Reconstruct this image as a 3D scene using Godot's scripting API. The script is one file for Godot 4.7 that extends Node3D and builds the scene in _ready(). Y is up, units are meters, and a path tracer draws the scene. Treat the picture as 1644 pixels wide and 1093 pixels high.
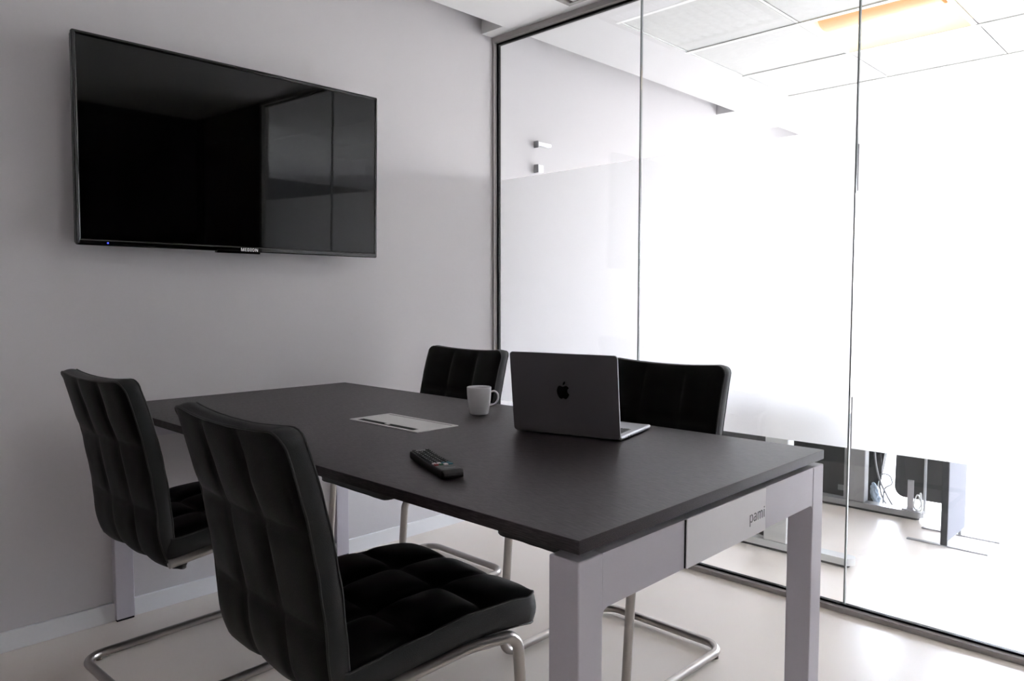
extends Node3D
# A small meeting room with a glass partition to a day-lit office.
# World: rear wall plane z = 0, glass partition plane x = 0, floor y = 0. The meeting room is x < 0.

const CEIL := 2.377
const X0 := -3.4      # left wall of the meeting room
const X1 := 3.9       # window wall of the office
const WE := 3.4       # and ends here
const WH := 2.0      # window head
const WZ := 0.3       # window opening begins here
const Z1 := 3.75      # front wall of the meeting room (behind the camera)
const Z2 := 7.0       # far end of the office
var M := {}

func _ready():
	# ---------- camera ----------
	var cam := Camera3D.new()
	cam.name = "camera"
	cam.fov = 48.876
	cam.near = 0.02
	cam.position = Vector3(-2.6591, 1.1034, 2.717)
	cam.rotation_order = EULER_ORDER_YXZ
	cam.rotation = Vector3(-0.0587, -0.7952, 0.0006)
	add_child(cam)
	cam.current = true
	# ---------- sky and exposure ----------
	var sm := ProceduralSkyMaterial.new()
	sm.sky_top_color = Color(0.86, 0.915, 1.0)
	sm.sky_horizon_color = Color(0.975, 0.98, 1.0)
	sm.ground_bottom_color = Color(0.62, 0.62, 0.62)
	sm.ground_horizon_color = Color(0.72, 0.72, 0.72)
	sm.sky_energy_multiplier = 1.0
	sm.ground_energy_multiplier = 1.0
	var sky := Sky.new()
	sky.sky_material = sm
	var env := Environment.new()
	env.background_mode = Environment.BG_SKY
	env.sky = sky
	env.background_energy_multiplier = 43.0
	env.tonemap_mode = Environment.TONE_MAPPER_LINEAR
	env.tonemap_exposure = 1.02
	env.sdfgi_enabled = true
	env.ssao_enabled = true
	env.ssil_enabled = true
	var we := WorldEnvironment.new()
	we.name = "world"
	we.environment = env
	add_child(we)
	# ---------- the place ----------
	materials()
	room_shell()
	glass_partition()
	office_ceiling()
	# ---------- the things ----------
	meeting_table()
	chairs()
	television()
	laptop()
	mug()
	remote_control()
	room_fixture()
	office_things()

# ============================================================ mesh helpers
class G:
	var v := PackedVector3Array()
	var n := PackedVector3Array()
	var uv := PackedVector2Array()
	var ix := PackedInt32Array()
	# rows of points; normal = (next row) x (next column)
	func grid(rows: Array, wrap_cols := false, wrap_rows := false, flip := false):
		var R := rows.size()
		var C: int = rows[0].size()
		var acc := []
		var base := v.size()
		for i in R:
			for j in C:
				v.append(rows[i][j])
				n.append(Vector3.ZERO)
				uv.append(Vector2(float(j) / maxf(1, C - 1), float(i) / maxf(1, R - 1)))
		for i in (R if wrap_rows else R - 1):
			for j in (C if wrap_cols else C - 1):
				var a := base + i * C + j
				var b := base + i * C + (j + 1) % C
				var c := base + ((i + 1) % R) * C + (j + 1) % C
				var d := base + ((i + 1) % R) * C + j
				tri(a, b, c, flip)
				tri(a, c, d, flip)
		for k in range(base, v.size()):
			n[k] = n[k].normalized() if n[k].length() > 1e-12 else Vector3.UP
	func tri(a: int, b: int, c: int, flip := false):
		if flip:
			var t := b
			b = c
			c = t
		var m := (v[a] - v[c]).cross(v[a] - v[b])
		n[a] += m
		n[b] += m
		n[c] += m
		ix.append_array([a, b, c])
	func face(pts: Array, normal: Vector3):
		# flat polygon, convex fan
		var base := v.size()
		for p in pts:
			v.append(p)
			n.append(normal)
			uv.append(Vector2.ZERO)
		for k in range(1, pts.size() - 1):
			var m: Vector3 = (pts[0] - pts[k + 1]).cross(pts[0] - pts[k])
			if m.dot(normal) >= 0:
				ix.append_array([base, base + k, base + k + 1])
			else:
				ix.append_array([base, base + k + 1, base + k])
	# box with rounded edges; centre c, full size s, radius r
	func box(c: Vector3, s: Vector3, r := 0.002, seg := 1, b := Basis.IDENTITY):
		var h := s / 2.0
		r = minf(r, minf(h.x, minf(h.y, h.z)) * 0.98)
		for ax in 3:
			for sg in [-1.0, 1.0]:
				var u := (ax + 1) % 3
				var w := (ax + 2) % 3
				var U := ticks(h[u], r, seg)
				var W := ticks(h[w], r, seg)
				var base := v.size()
				for i in U.size():
					for j in W.size():
						var p := Vector3.ZERO
						p[ax] = sg * h[ax]
						p[u] = U[i]
						p[w] = W[j]
						var q := p.clamp(-(h - Vector3.ONE * r), h - Vector3.ONE * r)
						var d := (p - q).normalized()
						v.append(c + b * (q + d * r))
						n.append(b * d)
						uv.append(Vector2(float(i), float(j)))
				for i in U.size() - 1:
					for j in W.size() - 1:
						var a := base + i * W.size() + j
						var e := a + W.size()
						if sg > 0:
							ix.append_array([a, a + 1, e + 1, a, e + 1, e])
						else:
							ix.append_array([a, e + 1, a + 1, a, e, e + 1])
	func ticks(h: float, r: float, seg: int) -> Array:
		var out := []
		for k in seg + 1:
			out.append(-h + r * (1.0 - cos(PI / 2 * k / seg)) if seg > 1 else -h + r * k)
		for k in range(seg, -1, -1):
			out.append(h - r * (1.0 - cos(PI / 2 * k / seg)) if seg > 1 else h - r * k)
		return out
	func tube(path: Array, r: float, sides := 12, closed := false, caps := true):
		var rows := []
		var N := path.size()
		var up := Vector3.ZERO
		for i in N:
			var a: Vector3 = path[(i - 1 + N) % N] if closed or i > 0 else path[0]
			var b: Vector3 = path[(i + 1) % N] if closed or i < N - 1 else path[N - 1]
			var t := (b - a).normalized()
			if up == Vector3.ZERO:
				up = t.cross(Vector3(0.31, 0.91, 0.27)).normalized()
			up = (up - t * up.dot(t)).normalized()
			var s := t.cross(up)
			var row := []
			for k in sides:
				var g := TAU * k / sides
				row.append(path[i] + (up * cos(g) + s * sin(g)) * r)
			rows.append(row)
		grid(rows, true, closed, true)
		if caps and not closed:
			face(rows[0], ((path[0] as Vector3) - path[1]).normalized())
			face(rows[N - 1], ((path[N - 1] as Vector3) - path[N - 2]).normalized())
	# profile of Vector2(radius, y) from bottom to top round the y axis
	func lathe(prof: Array, sides := 40, c := Vector3.ZERO):
		var rows := []
		for p in prof:
			var row := []
			for k in sides:
				var g := TAU * k / sides
				row.append(c + Vector3(cos(g) * p.x, p.y, sin(g) * p.x))
			rows.append(row)
		grid(rows, true, false, false)
	# polygon in the plane (ex, ey) pushed along ez
	func prism(poly: PackedVector2Array, o: Vector3, ex: Vector3, ey: Vector3, ez: Vector3, bev := 0.0):
		var p := poly
		if Geometry2D.is_polygon_clockwise(p):
			p.reverse()
		var nz := ex.cross(ey).normalized()
		if nz.dot(ez) < 0:
			nz = -nz
		var t := Geometry2D.triangulate_polygon(p)
		for side in 2:
			var off := ez if side == 1 else Vector3.ZERO
			var nn := nz if side == 1 else -nz
			var base := v.size()
			for q in p:
				v.append(o + ex * q.x + ey * q.y + off)
				n.append(nn)
				uv.append(q)
			for k in range(0, t.size(), 3):
				var a := base + t[k]
				var b := base + t[k + 1]
				var c := base + t[k + 2]
				if (v[a] - v[c]).cross(v[a] - v[b]).dot(nn) >= 0:
					ix.append_array([a, b, c])
				else:
					ix.append_array([a, c, b])
		for k in p.size():
			var a2 := p[k]
			var b2 := p[(k + 1) % p.size()]
			var A := o + ex * a2.x + ey * a2.y
			var B := o + ex * b2.x + ey * b2.y
			var dn := (b2 - a2)
			face([A, B, B + ez, A + ez], (ex * dn.y - ey * dn.x).normalized())
	func mesh() -> ArrayMesh:
		var a := []
		a.resize(Mesh.ARRAY_MAX)
		a[Mesh.ARRAY_VERTEX] = v
		a[Mesh.ARRAY_NORMAL] = n
		a[Mesh.ARRAY_TEX_UV] = uv
		a[Mesh.ARRAY_INDEX] = ix
		var m := ArrayMesh.new()
		m.add_surface_from_arrays(Mesh.PRIMITIVE_TRIANGLES, a)
		return m

func put(called: String, g, mat: Material, parent: Node = null, at := Vector3.ZERO) -> MeshInstance3D:
	var o := MeshInstance3D.new()
	o.name = called
	o.mesh = g.mesh() if g is G else g
	o.material_override = mat
	o.position = at
	(parent if parent else self).add_child(o, true)
	return o

func bx(called: String, lo: Vector3, hi: Vector3, mat: Material, parent: Node = null, r := 0.002, seg := 1) -> MeshInstance3D:
	var g := G.new()
	g.box((lo + hi) / 2.0, (hi - lo).abs(), r, seg)
	return put(called, g, mat, parent)

func thing(called: String, label: String, category: String, at := Vector3.ZERO, turn := 0.0, group := "") -> Node3D:
	var o := Node3D.new()
	o.name = called
	o.position = at
	o.rotation.y = turn
	add_child(o, true)
	o.set_meta("label", label)
	o.set_meta("category", category)
	if group:
		o.set_meta("group", group)
	return o

func setting(called: String, label: String, category: String) -> Node3D:
	var o := thing(called, label, category)
	o.set_meta("kind", "structure")
	return o

func bend(pts: Array, rad, seg := 6) -> Array:
	# polyline with its inner corners rounded
	var out := [pts[0]]
	for i in range(1, pts.size() - 1):
		var r: float = rad[i] if rad is Array else rad
		var p: Vector3 = pts[i]
		var a: Vector3 = (pts[i - 1] - p).normalized()
		var b: Vector3 = (pts[i + 1] - p).normalized()
		var ang := acos(clampf(a.dot(b), -1, 1))
		if r <= 0.0 or ang > PI - 0.02:
			out.append(p)
			continue
		var d := minf(r / tan(ang / 2), minf((pts[i - 1] - p).length(), (pts[i + 1] - p).length()) * 0.499)
		var rr := d * tan(ang / 2)
		var c: Vector3 = p + (a + b).normalized() * (rr / sin(ang / 2))
		var s: Vector3 = p + a * d - c
		var e: Vector3 = p + b * d - c
		for k in seg + 1:
			out.append(c + s.slerp(e, float(k) / seg))
	out.append(pts[-1])
	return out

func catmull(pts: Array, per := 8) -> Array:
	var out := []
	for i in pts.size() - 1:
		var a = pts[maxi(i - 1, 0)]
		var d = pts[mini(i + 2, pts.size() - 1)]
		for k in per:
			out.append(pts[i].cubic_interpolate(pts[i + 1], a, d, float(k) / per))
	out.append(pts[-1])
	return out

# ============================================================ materials
func mt(called: String, c: Color, rough := 0.5, metal := 0.0, spec := 0.5) -> StandardMaterial3D:
	var m := StandardMaterial3D.new()
	m.resource_name = called
	m.albedo_color = c
	m.roughness = rough
	m.metallic = metal
	m.metallic_specular = spec
	M[called] = m
	return m

func noise_tex(seed_: int, freq: float, size := 512, lo := Color(0, 0, 0), hi := Color(1, 1, 1), normal := false, bump := 4.0, oct := 4) -> NoiseTexture2D:
	var f := FastNoiseLite.new()
	f.seed = seed_
	f.noise_type = FastNoiseLite.TYPE_SIMPLEX_SMOOTH
	f.frequency = freq
	f.fractal_octaves = oct
	var t := NoiseTexture2D.new()
	t.width = size
	t.height = size
	t.seamless = true
	t.noise = f
	if normal:
		t.as_normal_map = true
		t.bump_strength = bump
	else:
		var r := Gradient.new()
		r.set_color(0, lo)
		r.set_color(1, hi)
		t.color_ramp = r
	return t

func tri_map(m: StandardMaterial3D, s: Vector3, world := false):
	m.uv1_triplanar = true
	m.uv1_world_triplanar = world
	m.uv1_scale = s

func materials():
	var m := mt("wall_paint", Color(0.845, 0.83, 0.835), 0.75)
	m.normal_enabled = true
	m.normal_texture = noise_tex(3, 0.03, 512, Color.BLACK, Color.WHITE, true, 1.0)
	m.normal_scale = 0.15
	tri_map(m, Vector3.ONE * 1.5, true)
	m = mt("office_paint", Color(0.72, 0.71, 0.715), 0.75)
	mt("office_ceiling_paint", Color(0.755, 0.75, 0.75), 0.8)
	mt("ceiling_paint", Color(0.93, 0.925, 0.92), 0.8)
	m = mt("ceiling_tile", Color(1, 1, 1), 0.85)
	m.albedo_texture = noise_tex(5, 0.05, 256, Color(0.70, 0.70, 0.69), Color(0.735, 0.735, 0.725))
	tri_map(m, Vector3.ONE * 2.0, true)
	mt("tile_grid", Color(0.88, 0.88, 0.87), 0.5)
	m = mt("floor_resin", Color(1, 1, 1), 0.3, 0.0, 0.5)
	m.albedo_texture = noise_tex(8, 0.006, 512, Color(0.93, 0.89, 0.85), Color(0.945, 0.905, 0.865))
	m.roughness_texture = noise_tex(9, 0.02, 256, Color(0.95, 0.95, 0.95), Color(1, 1, 1))
	tri_map(m, Vector3.ONE * 0.4, true)
	mt("skirting", Color(0.96, 0.96, 0.965), 0.4)
	mt("far_grey", Color(0.42, 0.42, 0.43), 0.8)
	m = mt("blind", Color(0.88, 0.87, 0.85), 0.9)
	m.backlight_enabled = true
	m.backlight = Color(0.79, 0.78, 0.765)
	mt("dark_timber", Color(0.13, 0.085, 0.065), 0.6)
	mt("dark_wall", Color(0.16, 0.15, 0.15), 0.8)
	mt("frame_metal", Color(0.64, 0.62, 0.61), 0.45, 0.1)
	mt("black_seal", Color(0.012, 0.012, 0.013), 0.6, 0.0, 0.3)
	m = mt("clear_glass", Color(0.95, 1.0, 0.98, 0.02), 0.0)
	m.transparency = BaseMaterial3D.TRANSPARENCY_ALPHA
	m = mt("glass_edge", Color(0.55, 0.57, 0.57), 0.25, 0.0)
	# frosted film: a thin sheet with a rough surface that scatters the light going through
	m = mt("frosted_film", Color(1.0, 1.0, 1.0, 0.0), 0.75)
	m.refraction_enabled = true
	m.refraction_scale = 0.05
	# table
	m = mt("wenge", Color(1, 1, 1), 0.42, 0.0, 0.42)
	m.albedo_texture = noise_tex(21, 0.03, 1024, Color(0.05, 0.04, 0.046), Color(0.32, 0.285, 0.30), false, 4.0, 5)
	m.heightmap_enabled = false
	m.normal_enabled = true
	m.normal_texture = noise_tex(22, 0.04, 512, Color.BLACK, Color.WHITE, true, 2.0)
	m.normal_scale = 0.3
	tri_map(m, Vector3(14.0, 14.0, 0.9))
	mt("table_metal", Color(0.79, 0.77, 0.80), 0.42, 0.1)
	mt("cover_metal", Color(0.95, 0.94, 0.95), 0.4, 0.0)
	mt("dark_void", Color(0.02, 0.02, 0.02), 0.8)
	mt("print_grey", Color(0.42, 0.42, 0.43), 0.6)
	mt("hatch_plastic", Color(0.83, 0.82, 0.81), 0.45)
	mt("brush", Color(0.05, 0.045, 0.04), 0.9)
	# chairs
	m = mt("black_leather", Color(0.022, 0.022, 0.026), 0.45, 0.0, 0.2)
	m.normal_enabled = true
	m.normal_texture = noise_tex(31, 0.05, 512, Color.BLACK, Color.WHITE, true, 3.0)
	m.normal_scale = 0.35
	tri_map(m, Vector3.ONE * 9.0)
	m = mt("gusset_leather", Color(0.05, 0.05, 0.056), 0.48, 0.0, 0.42)
	m.normal_enabled = true
	m.normal_texture = noise_tex(32, 0.06, 512, Color.BLACK, Color.WHITE, true, 4.0)
	m.normal_scale = 0.6
	tri_map(m, Vector3.ONE * 14.0)
	mt("piping", Color(0.02, 0.02, 0.022), 0.5)
	mt("brushed_steel", Color(0.70, 0.68, 0.66), 0.28, 1.0)
	mt("glide", Color(0.55, 0.5, 0.45), 0.5)
	# television
	mt("tv_screen", Color(0.008, 0.008, 0.009), 0.03, 0.0, 0.42)
	mt("tv_gloss", Color(0.012, 0.012, 0.014), 0.09, 0.0, 0.6)
	mt("tv_back", Color(0.02, 0.02, 0.02), 0.5)
	mt("white_print", Color(0.9, 0.9, 0.9), 0.5)
	m = mt("blue_led", Color(0.1, 0.1, 0.9), 0.4)
	m.emission_enabled = true
	m.emission = Color(0.25, 0.3, 1.0)
	m.emission_energy_multiplier = 2.0
	# small things
	mt("space_grey", Color(0.36, 0.35, 0.36), 0.5, 0.4)
	mt("silver_edge", Color(0.72, 0.72, 0.74), 0.3, 0.8)
	mt("logo_black", Color(0.012, 0.012, 0.012), 0.2)
	mt("key_black", Color(0.03, 0.03, 0.032), 0.5)
	mt("screen_off", Color(0.01, 0.01, 0.012), 0.08)
	m = mt("porcelain", Color(0.86, 0.85, 0.85), 0.18, 0.0, 0.5)
	mt("remote_black", Color(0.022, 0.022, 0.024), 0.38)
	mt("remote_face", Color(0.07, 0.07, 0.075), 0.4)
	mt("key_rubber", Color(0.05, 0.05, 0.055), 0.55)
	mt("key_print", Color(0.62, 0.62, 0.62), 0.5)
	mt("key_white", Color(0.85, 0.80, 0.80), 0.5)
	mt("key_red", Color(0.50, 0.10, 0.11), 0.5)
	mt("key_green", Color(0.05, 0.32, 0.2), 0.5)
	mt("key_teal", Color(0.16, 0.42, 0.48), 0.5)
	# office
	mt("desk_white", Color(0.86, 0.86, 0.85), 0.4)
	mt("desk_grey", Color(0.62, 0.62, 0.62), 0.4, 0.3)
	mt("case_black", Color(0.06, 0.06, 0.065), 0.5)
	m = mt("felt", Color(1, 1, 1), 0.95)
	m.albedo_texture = noise_tex(41, 0.09, 512, Color(0.36, 0.36, 0.385), Color(0.56, 0.56, 0.59))
	tri_map(m, Vector3.ONE * 4.0)
	mt("felt_dark", Color(0.12, 0.12, 0.13), 0.95)
	mt("cable_grey", Color(0.55, 0.55, 0.55), 0.5)
	mt("cable_black", Color(0.04, 0.04, 0.04), 0.5)
	mt("bag_plastic", Color(0.72, 0.78, 0.84), 0.25)
	mt("reflector", Color(0.93, 0.91, 0.86), 0.5)
	m = mt("lamp_glow", Color(0.95, 0.93, 0.85), 0.5)
	m.emission_enabled = true
	m.emission = Color(1.0, 0.93, 0.72)
	m.emission_energy_multiplier = 0.42
	m = mt("lamp_amber", Color(0.78, 0.60, 0.42), 0.5)
	m.emission_enabled = true
	m.emission = Color(1.0, 0.72, 0.42)
	m.emission_energy_multiplier = 0.12
	m = mt("fixture_grey", Color(0.60, 0.58, 0.56), 0.5)

# ============================================================ setting
func room_shell():
	var o := setting("floor", "pale beige seamless resin floor running under the table and through into the office", "floor")
	bx("slab", Vector3(X0 - 0.2, -0.2, -0.2), Vector3(X1 + 0.2, 0.0, Z2 + 0.2), M.floor_resin, o, 0.001)
	o = setting("wall_back", "light grey painted wall that carries the television", "wall")
	bx("plaster", Vector3(X0 - 0.2, 0.0, -0.2), Vector3(0.0, CEIL + 0.3, 0.0), M.wall_paint, o, 0.0005)
	bx("office_plaster", Vector3(0.0, 0.0, -0.2), Vector3(X1 + 0.2, CEIL + 0.3, 0.0), M.office_paint, o, 0.0005)
	o = setting("baseboard_back", "low white skirting board along the foot of the television wall", "baseboard")
	bx("board", Vector3(X0, 0.0, 0.0), Vector3(-0.03, 0.063, 0.012), M.skirting, o, 0.002)
	bx("board", Vector3(0.03, 0.0, 0.0), Vector3(X1, 0.063, 0.012), M.skirting, o, 0.002)
	o = setting("wall_left", "grey side wall of the meeting room outside the picture", "wall")
	bx("plaster", Vector3(X0 - 0.2, 0.0, 0.0), Vector3(X0, CEIL + 0.3, Z1 + 0.2), M.wall_paint, o, 0.001)
	o = setting("wall_front", "dark wall of the meeting room behind the camera", "wall")
	bx("panelling", Vector3(-1.05, 0.0, Z1), Vector3(0.06, CEIL + 0.3, Z1 + 0.2), M.dark_wall, o, 0.001)
	bx("plaster", Vector3(X0, 0.0, Z1), Vector3(-2.1, CEIL + 0.3, Z1 + 0.2), M.ceiling_paint, o, 0.001)
	bx("plaster", Vector3(-2.1, 0.0, Z1), Vector3(-1.05, 0.8, Z1 + 0.2), M.ceiling_paint, o, 0.001)
	bx("plaster", Vector3(-2.1, 2.25, Z1), Vector3(-1.05, CEIL + 0.3, Z1 + 0.2), M.ceiling_paint, o, 0.001)
	o = setting("window_2", "window behind the camera with its pale roller blind drawn", "window")
	bx("pane", Vector3(-2.07, 0.83, Z1 + 0.12), Vector3(-1.08, 2.22, Z1 + 0.126), M.clear_glass, o, 0.0005)
	bx("roller_blind", Vector3(-2.095, 0.805, Z1 + 0.04), Vector3(-1.055, 2.245, Z1 + 0.0408), M.blind, o, 0.0002)
	# ceiling of the meeting room: plasterboard with a slot along the television wall
	o = setting("ceiling", "white plasterboard ceiling with a shadow slot along the television wall", "ceiling")
	bx("plasterboard", Vector3(X0, CEIL, 0.148), Vector3(0.03, CEIL + 0.16, Z1), M.ceiling_paint, o, 0.001)
	bx("plasterboard", Vector3(-0.1025, CEIL, 0.0), Vector3(0.06, CEIL + 0.16, 0.148), M.ceiling_paint, o, 0.001)
	bx("slot_cover", Vector3(X0 - 0.2, CEIL + 0.16, -0.2), Vector3(0.06, CEIL + 0.3, Z1 + 0.2), M.ceiling_paint, o, 0.001)
	# office: far end wall and window wall
	o = setting("wall_far", "grey wall at the far end of the office", "wall")
	bx("plaster", Vector3(0.0, 0.0, Z2), Vector3(X1 + 0.2, CEIL + 0.3, Z2 + 0.2), M.far_grey, o, 0.001)
	o = setting("wall_outer", "grey window wall on the far side of the office", "wall")
	bx("pier", Vector3(X1, 0.0, 0.0), Vector3(X1 + 0.2, CEIL + 0.3, WZ), M.far_grey, o, 0.001)
	bx("pier", Vector3(X1, 0.0, WE), Vector3(X1 + 0.2, CEIL + 0.3, Z2), M.far_grey, o, 0.001)
	bx("lintel", Vector3(X1, WH, WZ), Vector3(X1 + 0.2, CEIL + 0.3, WE), M.far_grey, o, 0.001)
	bx("sill", Vector3(X1, 0.0, WZ), Vector3(X1 + 0.2, 0.08, WE), M.far_grey, o, 0.001)
	var wn := setting("window_1", "tall overexposed office window behind the frosted glass", "window")
	for k in 2:
		var z := WZ + (WE - WZ) * k / 2.0
		bx("pane", Vector3(X1 + 0.098, 0.10, z + 0.03), Vector3(X1 + 0.106, WH - 0.02, z + (WE - WZ) / 2.0 - 0.03), M.clear_glass, wn, 0.0005)
	for k in 3:
		var z := WZ + (WE - WZ) * k / 2.0
		bx("mullion", Vector3(X1 + 0.07, 0.08, z - 0.03), Vector3(X1 + 0.13, WH, z + 0.03), M.skirting, wn, 0.003)
	# solid part of the partition beyond the glass, with a dark door
	o = setting("door_1", "dark timber door beside the glass partition", "door")
	bx("leaf", Vector3(-0.02, 0.0, 2.72), Vector3(0.03, 2.16, 3.62), M.dark_timber, o, 0.003)
	bx("transom_panel", Vector3(-0.02, 2.165, 2.72), Vector3(0.03, CEIL, 3.62), M.dark_timber, o, 0.003)
	bx("jamb", Vector3(-0.03, 0.0, 2.66), Vector3(0.04, CEIL, 2.718), M.dark_timber, o, 0.003)
	bx("jamb", Vector3(-0.03, 0.0, 3.622), Vector3(0.04, CEIL, Z1), M.dark_timber, o, 0.003)

func glass_partition():
	var o := setting("wall_right", "frameless glass partition with frosted film between the meeting room and the office", "partition")
	var zs := [0.021, 0.8665, 1.748, 2.63]
	var gb := 0.026
	var gt := 2.342
	for k in 3:
		var a: float = zs[k] + (0.003 if k > 0 else 0.0)
		var b: float = zs[k + 1] - (0.003 if k < 2 else 0.0)
		var pane := bx("glass_pane", Vector3(-0.005, gb, a), Vector3(0.005, gt, b), M.clear_glass, o, 0.0008)
		# film: one sheet on the office face of each pane
		bx("frosted_film", Vector3(0.0056, 0.577, a + 0.004), Vector3(0.0066, 1.683, b - 0.004), M.frosted_film, pane, 0.0002)
		if k > 0:
			bx("joint", Vector3(-0.006, gb, zs[k] - 0.0028), Vector3(0.006, gt, zs[k] + 0.0028), M.glass_edge, o, 0.0008)
	# channels: floor, head and wall side, with black glazing seals on the room side
	bx("floor_channel", Vector3(-0.028, 0.0, 0.0), Vector3(0.025, 0.019, 2.66), M.frame_metal, o, 0.0012)
	bx("head_channel", Vector3(-0.030, 2.352, 0.0), Vector3(0.022, CEIL, 2.66), M.frame_metal, o, 0.0012)
	bx("wall_channel", Vector3(-0.030, 0.019, 0.0), Vector3(0.022, 2.352, 0.012), M.frame_metal, o, 0.0012)
	bx("end_channel", Vector3(-0.025, 0.019, 2.64), Vector3(0.025, 2.352, 2.66), M.frame_metal, o, 0.0015)
	bx("seal", Vector3(-0.009, 0.019, 0.012), Vector3(0.009, 0.0262, 2.64), M.black_seal, o, 0.0008)
	bx("seal", Vector3(-0.009, 2.341, 0.012), Vector3(0.009, 2.352, 2.64), M.black_seal, o, 0.0008)
	bx("seal", Vector3(-0.008, 0.0262, 0.012), Vector3(0.008, 2.341, 0.022), M.black_seal, o, 0.0008)

func office_ceiling():
	var o := setting("ceiling_office", "white suspended office ceiling of square tiles seen above the frosted film", "ceiling")
	var xs := [0.243, 0.847, 1.451, 2.055]
	var z0 := 0.568
	var pitch := 0.592
	# plasterboard margins and the slots along the wall
	bx("plasterboard", Vector3(0.03, CEIL, 0.143), Vector3(X1, CEIL + 0.16, z0), M.office_ceiling_paint, o, 0.001)
	bx("plasterboard", Vector3(0.03, CEIL, z0), Vector3(xs[0], CEIL + 0.16, Z2), M.office_ceiling_paint, o, 0.001)
	bx("plasterboard", Vector3(xs[3], CEIL, z0), Vector3(X1, CEIL + 0.16, Z2), M.office_ceiling_paint, o, 0.001)
	bx("plasterboard", Vector3(2.156, CEIL, 0.0), Vector3(2.82, CEIL + 0.16, 0.143), M.office_ceiling_paint, o, 0.001)
	bx("slot_cover", Vector3(0.06, CEIL + 0.16, -0.2), Vector3(X1 + 0.2, CEIL + 0.3, Z2 + 0.2), M.office_ceiling_paint, o, 0.001)
	# tiles one by one
	var tile := G.new()
	tile.box(Vector3.ZERO, Vector3(0.585, 0.015, pitch - 0.019), 0.003, 1)
	var tm := tile.mesh()
	var rows := 10
	for c in 3:
		for r in rows:
			if c == 1 and r == 1:
				continue   # a lamp sits here
			put("tile", tm, M.ceiling_tile, o, Vector3((xs[c] + xs[c + 1]) / 2, CEIL + 0.0125, z0 + pitch * (r + 0.5)))
	for k in 4:
		bx("tile_rail", Vector3(xs[k] - 0.012, CEIL - 0.001, z0 - 0.012), Vector3(xs[k] + 0.012, CEIL + 0.004, z0 + pitch * rows), M.tile_grid, o, 0.001)
	for r in rows + 1:
		for c in 3:
			bx("tile_rail", Vector3(xs[c] + 0.0125, CEIL + 0.0045, z0 + pitch * r - 0.006), Vector3(xs[c + 1] - 0.0125, CEIL + 0.007, z0 + pitch * r + 0.006), M.tile_grid, o, 0.0005)
	for r in [1]:
		var zc: float = z0 + pitch * (r + 0.5)
		var lab := "square recessed office ceiling lamp with warm strip, seen above the frosted film" if r == 1 else "square recessed office ceiling lamp farther along the row, outside the picture"
		office_lamp(Vector3((xs[1] + xs[2]) / 2, CEIL, zc), 0.58, pitch - 0.016, lab)

func office_lamp(at: Vector3, sx: float, sz: float, label: String):
	var t := thing("office_lamp", label, "ceiling lamp", at, 0.0, "recessed lamps in the office ceiling")
	var hx := sx / 2
	var hz := sz / 2
	# pan: a shallow vaulted tray open below
	var g := G.new()
	var prof := [Vector2(-hx, 0.0), Vector2(-hx + 0.02, 0.035), Vector2(-hx + 0.09, 0.07), Vector2(-0.08, 0.085), Vector2(0.08, 0.085), Vector2(hx - 0.09, 0.07), Vector2(hx - 0.02, 0.035), Vector2(hx, 0.0)]
	var pr := catmull(prof, 4)
	var rows := []
	for p in pr:
		rows.append([Vector3(p.x, p.y, -hz), Vector3(p.x, p.y, hz)])
	g.grid(rows, false, false, false)
	for s in [-1.0, 1.0]:
		var poly := []
		for p in pr:
			poly.append(Vector3(p.x, p.y, s * hz))
		g.face(poly, Vector3(0, 0, -s))
	put("reflector", g, M.lamp_glow, t)
	var f := G.new()
	f.box(Vector3(-hx, 0.002, 0), Vector3(0.012, 0.006, sz), 0.001)
	f.box(Vector3(hx, 0.002, 0), Vector3(0.012, 0.006, sz), 0.001)
	f.box(Vector3(0, 0.002, -hz), Vector3(sx, 0.006, 0.012), 0.001)
	f.box(Vector3(0, 0.002, hz), Vector3(sx, 0.006, 0.012), 0.001)
	put("trim", f, M.tile_grid, t)
	# basket: a half-round channel that hides the tube
	var b := G.new()
	var arc := []
	for k in 13:
		var a := PI * k / 12.0
		arc.append([Vector3(-0.10 - cos(a) * 0.085, 0.052 - sin(a) * 0.042, -hz + 0.03), Vector3(-0.10 - cos(a) * 0.085, 0.052 - sin(a) * 0.042, hz - 0.03)])
	b.grid(arc, false, false, false)
	put("basket", b, M.lamp_amber, t)
	var l := AreaLight3D.new()
	l.name = "lamp_light"
	l.area_size = Vector2(sx * 0.9, sz * 0.9)
	l.light_color = Color(1.0, 0.86, 0.66)
	l.light_energy = 0.10
	l.rotation.x = -PI / 2
	l.position = Vector3(0, -0.012, 0)
	l.shadow_enabled = true
	l.set("area_range", 12.0)
	t.add_child(l, true)

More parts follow.
